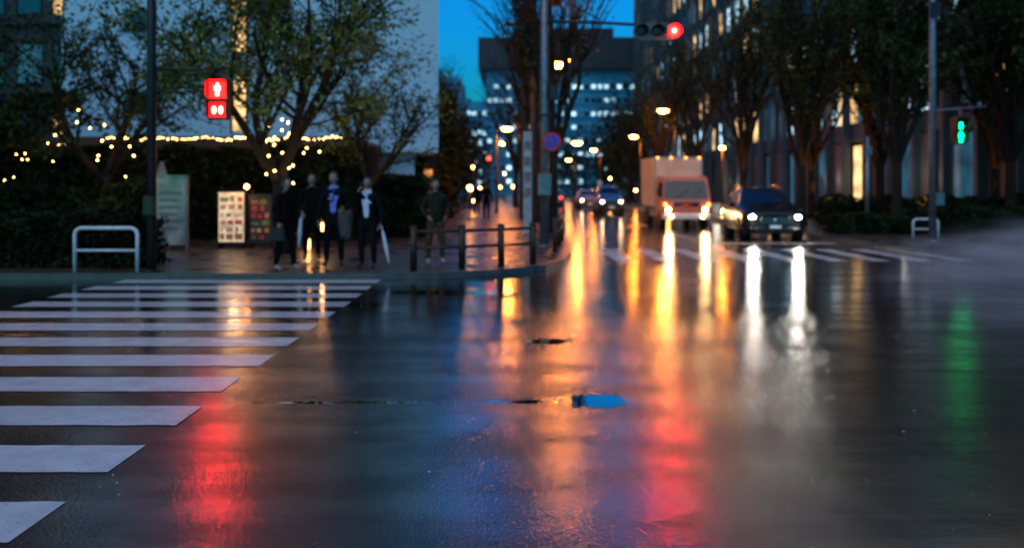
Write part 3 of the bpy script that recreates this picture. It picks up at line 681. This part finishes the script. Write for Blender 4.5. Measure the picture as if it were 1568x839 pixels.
# ------------------------------------------------------------ people
skinm=M('skin',(.42,.25,.18),.5,var=.08); lip=M('lips',(.30,.10,.09),.5); eyew=M('eye_white',(.6,.6,.6),.3)
def person(name,loc,yaw,H,cfg):
    jacket=cfg['jacket'];trs=cfg['trousers'];shoe=cfg.get('shoe',black);hair=cfg.get('hair',black);shirt=cfg.get('shirt');tie=cfg.get('tie')
    k=H/1.75; out=MB()
    LE=cfg.get('LE',(.255,.03,1.13));LW=cfg.get('LW',(.27,-.05,.88)); RE=cfg.get('RE',(-.255,.03,1.13));RW=cfg.get('RW',(-.27,-.05,.88))
    st=cfg.get('stance',.11); fwd=cfg.get('fwd',0.0)
    J=[((0,0,.96),.150),((0,0,1.08),.140),((0,-.01,1.24),.155),((0,0,1.38),.150),((0,.0,1.49),.062),((0,-.015,1.57),.055),
       ((.17,0,1.41),.078),(LE,.055),(LW,.036),((-.17,0,1.41),.078),(RE,.055),(RW,.036),
       ((.09,0,.88),.105),((st,-.015-fwd*.5,.50),.072),((st+.01,.02-fwd,.10),.048),((st+.03,-.15-fwd,.045),.040),
       ((-.09,0,.88),.105),((-st,-.015+fwd*.5,.50),.072),((-st-.01,.02+fwd,.10),.048),((-st-.03,-.15+fwd,.045),.040)]
    Ed=[(0,1),(1,2),(2,3),(3,4),(4,5),(3,6),(6,7),(7,8),(3,9),(9,10),(10,11),(0,12),(12,13),(13,14),(14,15),(0,16),(16,17),(17,18),(18,19)]
    me=bpy.data.meshes.new('sk'); me.from_pydata([j[0] for j in J],Ed,[]); ob=bpy.data.objects.new('sk',me); col.objects.link(ob)
    sk=ob.modifiers.new('s','SKIN'); sk.use_smooth_shade=True
    sub=ob.modifiers.new('u','SUBSURF'); sub.levels=2; sub.render_levels=2
    if not me.skin_vertices: 
        bpy.context.view_layer.objects.active=ob; bpy.ops.mesh.customdata_skin_add()
    for i,j in enumerate(J):
        me.skin_vertices[0].data[i].radius=(j[1],j[1]); me.skin_vertices[0].data[i].use_root=(i==0)
    dg=bpy.context.evaluated_depsgraph_get(); dg.update(); ev=ob.evaluated_get(dg); m2=ev.to_mesh()
    vs=[v.co.copy() for v in m2.vertices]
    Jv=[Vector(j[0]) for j in J]
    def seg(p,a,b):
        ab=b-a;t=max(0,min(1,(p-a).dot(ab)/ab.length_squared)); return (p-(a+ab*t)).length
    off=len(out.v); nv=[]
    for v in vs:
        q=v.copy()
        if q.z>.85 and abs(q.x)<.21: q.y*=.74
        q+=Vector((0,1,0))*mnoise.noise(q*9)*.012
        if .8<q.z<1.0: q.x*=1.04
        nv.append(q)
    out.v+=[tuple(q) for q in nv]
    for p in m2.polygons:
        c=sum((nv[i] for i in p.vertices),Vector())/len(p.vertices)
        best=min(range(len(Ed)),key=lambda i:seg(c,Jv[Ed[i][0]],Jv[Ed[i][1]]))
        e=Ed[best]; m=jacket
        if best==4 or (best==3 and c.z>1.49): m=skinm
        elif best in(12,13,16,17) or (best in(11,15) and c.z<cfg.get('hem',.80)): m=trs
        elif best in(14,18): m=shoe
        if e[1] in(14,18) and c.z<.085: m=shoe
        if shirt and m==jacket and c.y<-.03 and 1.0<c.z<1.5 and abs(c.x)<.02+.10*max(0,(c.z-1.0)/.48) and best in(0,1,2,3): m=shirt
        if shirt and tie and m==shirt and abs(c.x)<.022: m=tie
        out.face([off+i for i in p.vertices],m,True)
    ev.to_mesh_clear(); bpy.data.objects.remove(ob)
    hz=1.655; hy=-.02; tilt=cfg.get('tilt',.0); turn=cfg.get('turn',0)
    RM=Matrix.Rotation(turn,3,'Z')@Matrix.Rotation(tilt,3,'X'); hc=Vector((0,hy,hz))
    def T(p): return hc+RM@Vector(p)
    def hf(p):
        if p.z<0: p.x*=1-.28*min(1,-p.z/.115); p.y*=1-.12*(-p.z/.115)
        if p.y<0: p.y*=.94
        return p
    out.ell(T((0,0,0)),(.076,.096,.117),skinm,18,14,RM,hf)
    out.ell(T((0,-.094,-.012)),(.012,.018,.022),skinm,8,6,RM); out.ell(T((0,-.088,.014)),(.008,.010,.026),skinm,8,6,RM)
    out.ell(T((0,-.083,-.055)),(.024,.008,.006),lip,8,6,RM)
    for sd in(-1,1):
        out.ell(T((sd*.078,.008,-.005)),(.010,.018,.030),skinm,8,6,RM); out.ell(T((sd*.03,-.083,.014)),(.013,.006,.006),eyew,8,6,RM)
        out.ell(T((sd*.03,-.088,.014)),(.006,.004,.006),black,8,6,RM); out.ell(T((sd*.031,-.085,.036)),(.018,.006,.004),hair,8,6,RM)
    def hairf(p):
        if p.y<-.045 and p.z<.06: p.y=-.045
        if p.z<-.05: p.z=-.05
        return p
    hl=cfg.get('hairlen',0)
    out.ell(T((0,.008,.022)),(.085,.102,.110),hair,18,14,RM,hairf)
    if hl: out.ell(T((0,.05,-.05)),(.078,.06,.12),hair,12,8,RM)
    out.tube([(0,.005,1.475),(0,0,1.525)],[.085,.068],cfg.get('collar',jacket),14,cap=False)
    for (el,wr,sd,grip) in ((LE,LW,1,cfg.get('gripL',.5)),(RE,RW,-1,cfg.get('gripR',.5))):
        el=Vector(el);wr=Vector(wr); d=(wr-el).normalized()
        nrm=Vector((-sd,0,0)); nrm=(nrm-d*nrm.dot(d)).normalized(); side=d.cross(nrm).normalized()
        if side.y>0: side=-side
        out.tube([wr-d*.02,wr+d*.005],[.040,.038],cfg.get('cuff',jacket),10)
        Mx=Matrix((side,nrm,d)).transposed()
        out.ell(wr+d*.055,(.040,.018,.055),skinm,12,8,Mx)
        for i,(o,ln) in enumerate(((.030,.070),(.010,.080),(-.010,.074),(-.028,.058))):
            b=wr+d*.095+side*o; p=[b]; a=0
            for q in range(3):
                a+=grip*(.55+.1*i); p.append(p[-1]+(d*math.cos(a)+nrm*math.sin(a))*ln*(.42,.32,.26)[q])
            out.finger(p,[.0095,.009,.0082,.0072],skinm)
        b=wr+d*.03+side*.032; p=[b,b+(side*.8+d*.6)*.03,b+(side*.95+d*1.3+nrm*.3)*.035,b+(side*.8+d*1.8+nrm*.7)*.036]
        out.finger(p,[.013,.011,.0095,.008],skinm)
    if 'extra' in cfg: cfg['extra'](out)
    o=out.obj(name,loc,yaw); o.scale=(k,k,k); return o
suit=M('suit_navy',(.007,.008,.012),.9,var=.3,scale=20,spec=.1); blackcloth=M('black_cloth',(.007,.006,.006),.95,var=.4,scale=15,spec=.1); shirtb=M('shirt_blue',(.18,.26,.80),.7,var=.15); shirtw=M('shirt_white',(.70,.76,.88),.7,var=.1)
olive=M('jacket_olive',(.028,.029,.018),.9,var=.4,scale=12,spec=.1); browntr=M('trousers_brown',(.10,.05,.028),.9,var=.3,scale=10,spec=.1); greyhair=M('hair_grey',(.05,.045,.04),.8); haird=M('hair_dark',(.010,.008,.007),.6)
coatm=M('coat_grey',(.08,.072,.07),.9,var=.4,scale=14); umbw=M('umbrella_clear',(.65,.7,.75),.3,var=.2,scale=20); tiem=M('tie',(.05,.03,.12),.6); shoel=M('shoe_light',(.4,.28,.27),.5); leather=M('bag_leather',(.03,.018,.012),.5)
def umbrella(top,bot,m=umbw):
    def f(o):
        a=Vector(top);b=Vector(bot);d=b-a
        o.tube([a,a+d*.12,a+d*.2,a+d*.55,a+d*.9,a+d*1.0],[.008,.010,.030,.045,.020,.005],m,10)
        o.tube([a+Vector((0,.05,-.01)),a+Vector((0,.045,.04)),a+Vector((0,0,.05)),a],.011,black,8)
    return f
def bag(c,w,h,dep,hand):
    def f(o):
        x,y,z=c; o.box(x-dep/2,x+dep/2,y-w/2,y+w/2,z-h,z,leather,.03); o.tube([(x,y-w*.3,z-.02),(x,y-w*.2,hand),(x,y+w*.2,hand),(x,y+w*.3,z-.02)],.01,leather,6)
    return f
def coat(c):
    def f(o):
        x,y,z=c; n=14; rows=[]
        for j in range(7):
            t=j/6; row=[]
            for i in range(n):
                a=2*math.pi*i/n; r=1+.18*math.sin(a*4+j*.7)
                row.append(len(o.v)); o.v.append((x+(.13-.03*t)*math.cos(a)*r*(1 if j else .7),y+(.075+.02*t)*math.sin(a)*r,z-.52*t+.03*math.sin(a*2)))
            rows.append(row)
        for a,b in zip(rows,rows[1:]):
            for i in range(n): o.face([a[i],b[i],b[(i+1)%n],a[(i+1)%n]],coatm,True)
        o.face(rows[0],coatm,True); o.face(rows[-1][::-1],coatm)
    return f
G=.1
person('pedestrian_with_bag',(-4.07,15.25,G),1.1,1.66,dict(jacket=blackcloth,trousers=blackcloth,shoe=shoel,hair=haird,hairlen=1,hem=.62,fwd=.12,RE=(-.27,.04,1.14),RW=(-.29,-.08,.92),LE=(.26,-.02,1.14),LW=(.20,-.2,1.05),extra=bag((-.33,-.1,.84),.32,.26,.11,.93),gripR=.9))
person('pedestrian_with_umbrella',(-4.15,17.6,G),.25,1.76,dict(jacket=blackcloth,trousers=blackcloth,hair=greyhair,stance=.12,RE=(-.27,-.02,1.14),RW=(-.22,-.18,1.0),extra=umbrella((-.21,-.26,.99),(-.26,-.28,.25)),gripR=1.0))
person('businessman_in_blue_shirt',(-3.38,16.1,G),.05,1.77,dict(jacket=suit,trousers=suit,shirt=shirtb,tie=tiem,collar=shirtb,hair=greyhair,turn=-.3,LE=(.27,.02,1.14),LW=(.22,-.21,1.08),stance=.13,extra=coat((.24,-.17,1.06)),gripL=.8))
def ex4(o):
    umbrella((.30,-.08,.84),(.46,-.10,.10))(o); o.box(-.085,-.065,-.235,-.16,1.53,1.66,black,.004)
person('businessman_with_phone',(-2.66,15.65,G),-.15,1.68,dict(jacket=suit,trousers=suit,shirt=shirtw,collar=shirtw,hair=haird,tilt=.15,turn=.3,RE=(-.24,-.14,1.20),RW=(-.12,-.22,1.46),stance=.13,fwd=.05,extra=ex4,gripL=1.0,gripR=.8))
person('pedestrian_in_olive_jacket',(-1.50,16.6,G),.3,1.64,dict(jacket=olive,trousers=browntr,shoe=shoel,hair=haird,stance=.14,RE=(-.29,.03,1.15),RW=(-.2,-.16,1.0),LE=(.29,.03,1.15),LW=(.2,-.16,1.0)))
person('pedestrian',(-1.15,38,G),3.0,1.72,dict(jacket=blackcloth,trousers=blackcloth,hair=haird,fwd=.15))
person('pedestrian',(-1.9,46,G),.0,1.70,dict(jacket=blackcloth,trousers=blackcloth,hair=haird,fwd=.15))

for (x,y,z) in [(-2.0,40,1.5),(-2.9,60,1.4),(-2.3,52,.7),(-3.2,70,3.2),(.1,70,1.6),(1.2,75,2.2),(1.0,58,1.0),(-.8,90,3.0),(10.2,70,1.3),(10.4,90,2.5),(1.7,110,2.2),(-1.5,110,1.6),(10.1,55,.8),(-3.4,90,1.5)]:
    s=MB(); s.tube([(0,0,-z),(0,0,-.12)],.035,black,8); s.ell((0,0,0),(.10,.10,.11),lampwarm,10,6); s.tube([(0,0,.1),(0,0,.15)],.09,black,8)
    s.obj('bollard_lamp',(x,y,z+.1))
s=MB(); s.tube([(0,0,0),(0,0,3.1)],.05,darksteel,8); s.box(-.14,.14,-.08,.08,2.5,3.2,black,.02); s.ell((0,-.09,3.02),(.09,.02,.09),E('far_red',(1,.02,.01),25),10,6); s.obj('pedestrian_signal',(-1.2,44,.1))
s=MB()
for (a,b) in [((1.35,30.5,10.1),(22,33,9.5)),((.9,21.6,8.6),(11.64,23.5,9.0)),((1.35,30.5,9.4),(24,40,13)),((.9,21.6,7.9),(11.64,23.5,8.0)),((.5,40,9.2),(1.35,30.5,10.2)),((11.64,23.5,9.4),(26,20,11))]:
    a=Vector(a);b=Vector(b); s.tube([a.lerp(b,t/10)-Vector((0,0,.5*4*(t/10)*(1-t/10))) for t in range(11)],.016,black,4)
s.obj('overhead_wires')
# wheel spray: mist volume plus fine droplets
vm=bpy.data.materials.new('water_mist'); vm.use_nodes=True; N=vm.node_tree.nodes; L=vm.node_tree.links; N.clear()
out=N.new('ShaderNodeOutputMaterial'); pv=N.new('ShaderNodeVolumeScatter'); L.new(pv.outputs[0],out.inputs['Volume'])
geo=N.new('ShaderNodeNewGeometry'); nz=N.new('ShaderNodeTexNoise'); nz.inputs['Scale'].default_value=2.2; nz.inputs['Detail'].default_value=6
mp=N.new('ShaderNodeMapping'); mp.inputs['Scale'].default_value=(.5,1,1.6); L.new(geo.outputs['Position'],mp.inputs[0]); L.new(mp.outputs[0],nz.inputs['Vector'])
tc=N.new('ShaderNodeTexCoord'); ln=N.new('ShaderNodeVectorMath'); ln.operation='LENGTH'; L.new(tc.outputs['Object'],ln.inputs[0])
fall=N.new('ShaderNodeMapRange'); fall.interpolation_type='SMOOTHSTEP'; fall.inputs[1].default_value=.05; fall.inputs[2].default_value=1.0; fall.inputs[3].default_value=1.0; fall.inputs[4].default_value=0.0; L.new(ln.outputs['Value'],fall.inputs[0])
r=N.new('ShaderNodeMapRange'); r.inputs[1].default_value=.40; r.inputs[2].default_value=.62; r.inputs[3].default_value=0; r.inputs[4].default_value=3.4; L.new(nz.outputs['Fac'],r.inputs[0])
mu=N.new('ShaderNodeMath'); mu.operation='MULTIPLY'; L.new(fall.outputs[0],mu.inputs[0]); L.new(r.outputs[0],mu.inputs[1]); L.new(mu.outputs[0],pv.inputs['Density'])
pv.inputs['Color'].default_value=(.97,.97,.97,1); pv.inputs['Anisotropy'].default_value=0.0
s=MB(); s.ell((0,0,0),(1,1,1),vm,24,16); o=s.obj('water_spray',(9.7,14.4,.0)); o.scale=(4.0,1.7,1.25)
s=MB(); rn=random.Random(12); dm=M('droplets',(.85,.87,.9),.3,var=0)
for i in range(9000):
    x=6.0+6.0*rn.betavariate(2.6,1.2); env=max(.08,min(1,(x-5.7)/3.0))
    y=14.4+rn.gauss(0,.6)*env; z=.01+abs(rn.gauss(0,.45*env))
    rr=rn.uniform(.0012,.0035); b=len(s.v); a=rn.random()*6.28
    s.v+=[(x+rr*math.cos(a),y,z+rr*math.sin(a)),(x+rr*math.cos(a+2.1),y+rr*.6,z+rr*math.sin(a+2.1)),(x+rr*math.cos(a+4.2),y-rr*.6,z+rr*math.sin(a+4.2))]
    s.face([b,b+1,b+2],dm)
s.obj('spray_droplets')

# ------------------------------------------------------------ world, sky fill, camera
w=bpy.data.worlds.new('World'); scene.world=w; w.use_nodes=True; N=w.node_tree.nodes; L=w.node_tree.links
bg=N['Background']; sky=N.new('ShaderNodeTexSky'); sky.sky_type='NISHITA'; sky.sun_disc=False
sky.sun_elevation=math.radians(1.0); sky.sun_rotation=math.radians(200)
mx=N.new('ShaderNodeMix'); mx.data_type='RGBA'; mx.blend_type='MULTIPLY'; mx.inputs[0].default_value=1; mx.inputs[7].default_value=(.03,1.9,6.6,1)
mx.clamp_factor=False; mx.clamp_result=False
L.new(sky.outputs[0],mx.inputs[6]); L.new(mx.outputs[2],bg.inputs['Color']); bg.inputs['Strength'].default_value=.12
sl=bpy.data.lights.new('sky_glow_fill','SUN'); sl.energy=.78; sl.angle=math.radians(60); sl.color=(1,.93,.70)  # added soft fill standing in for dusk sky glow, not direct sunlight
so=bpy.data.objects.new('sky_glow_fill',sl); col.objects.link(so); so.rotation_euler=Vector((.2,.8,-1.0)).to_track_quat('-Z','Y').to_euler()
cam=bpy.data.cameras.new('camera'); co=bpy.data.objects.new('camera',cam); col.objects.link(co); co.location=(0,0,1.59); co.rotation_euler=(math.pi/2,0,0)
cam.sensor_width=36; cam.lens=1300/1568*36; cam.shift_y=-131.5/1568; cam.clip_end=2000; cam.clip_start=.05
cam.dof.use_dof=True; cam.dof.focus_distance=5.2; cam.dof.aperture_fstop=1.1
scene.camera=co
scene.view_settings.view_transform='Standard'; scene.view_settings.look='None'; scene.view_settings.exposure=0
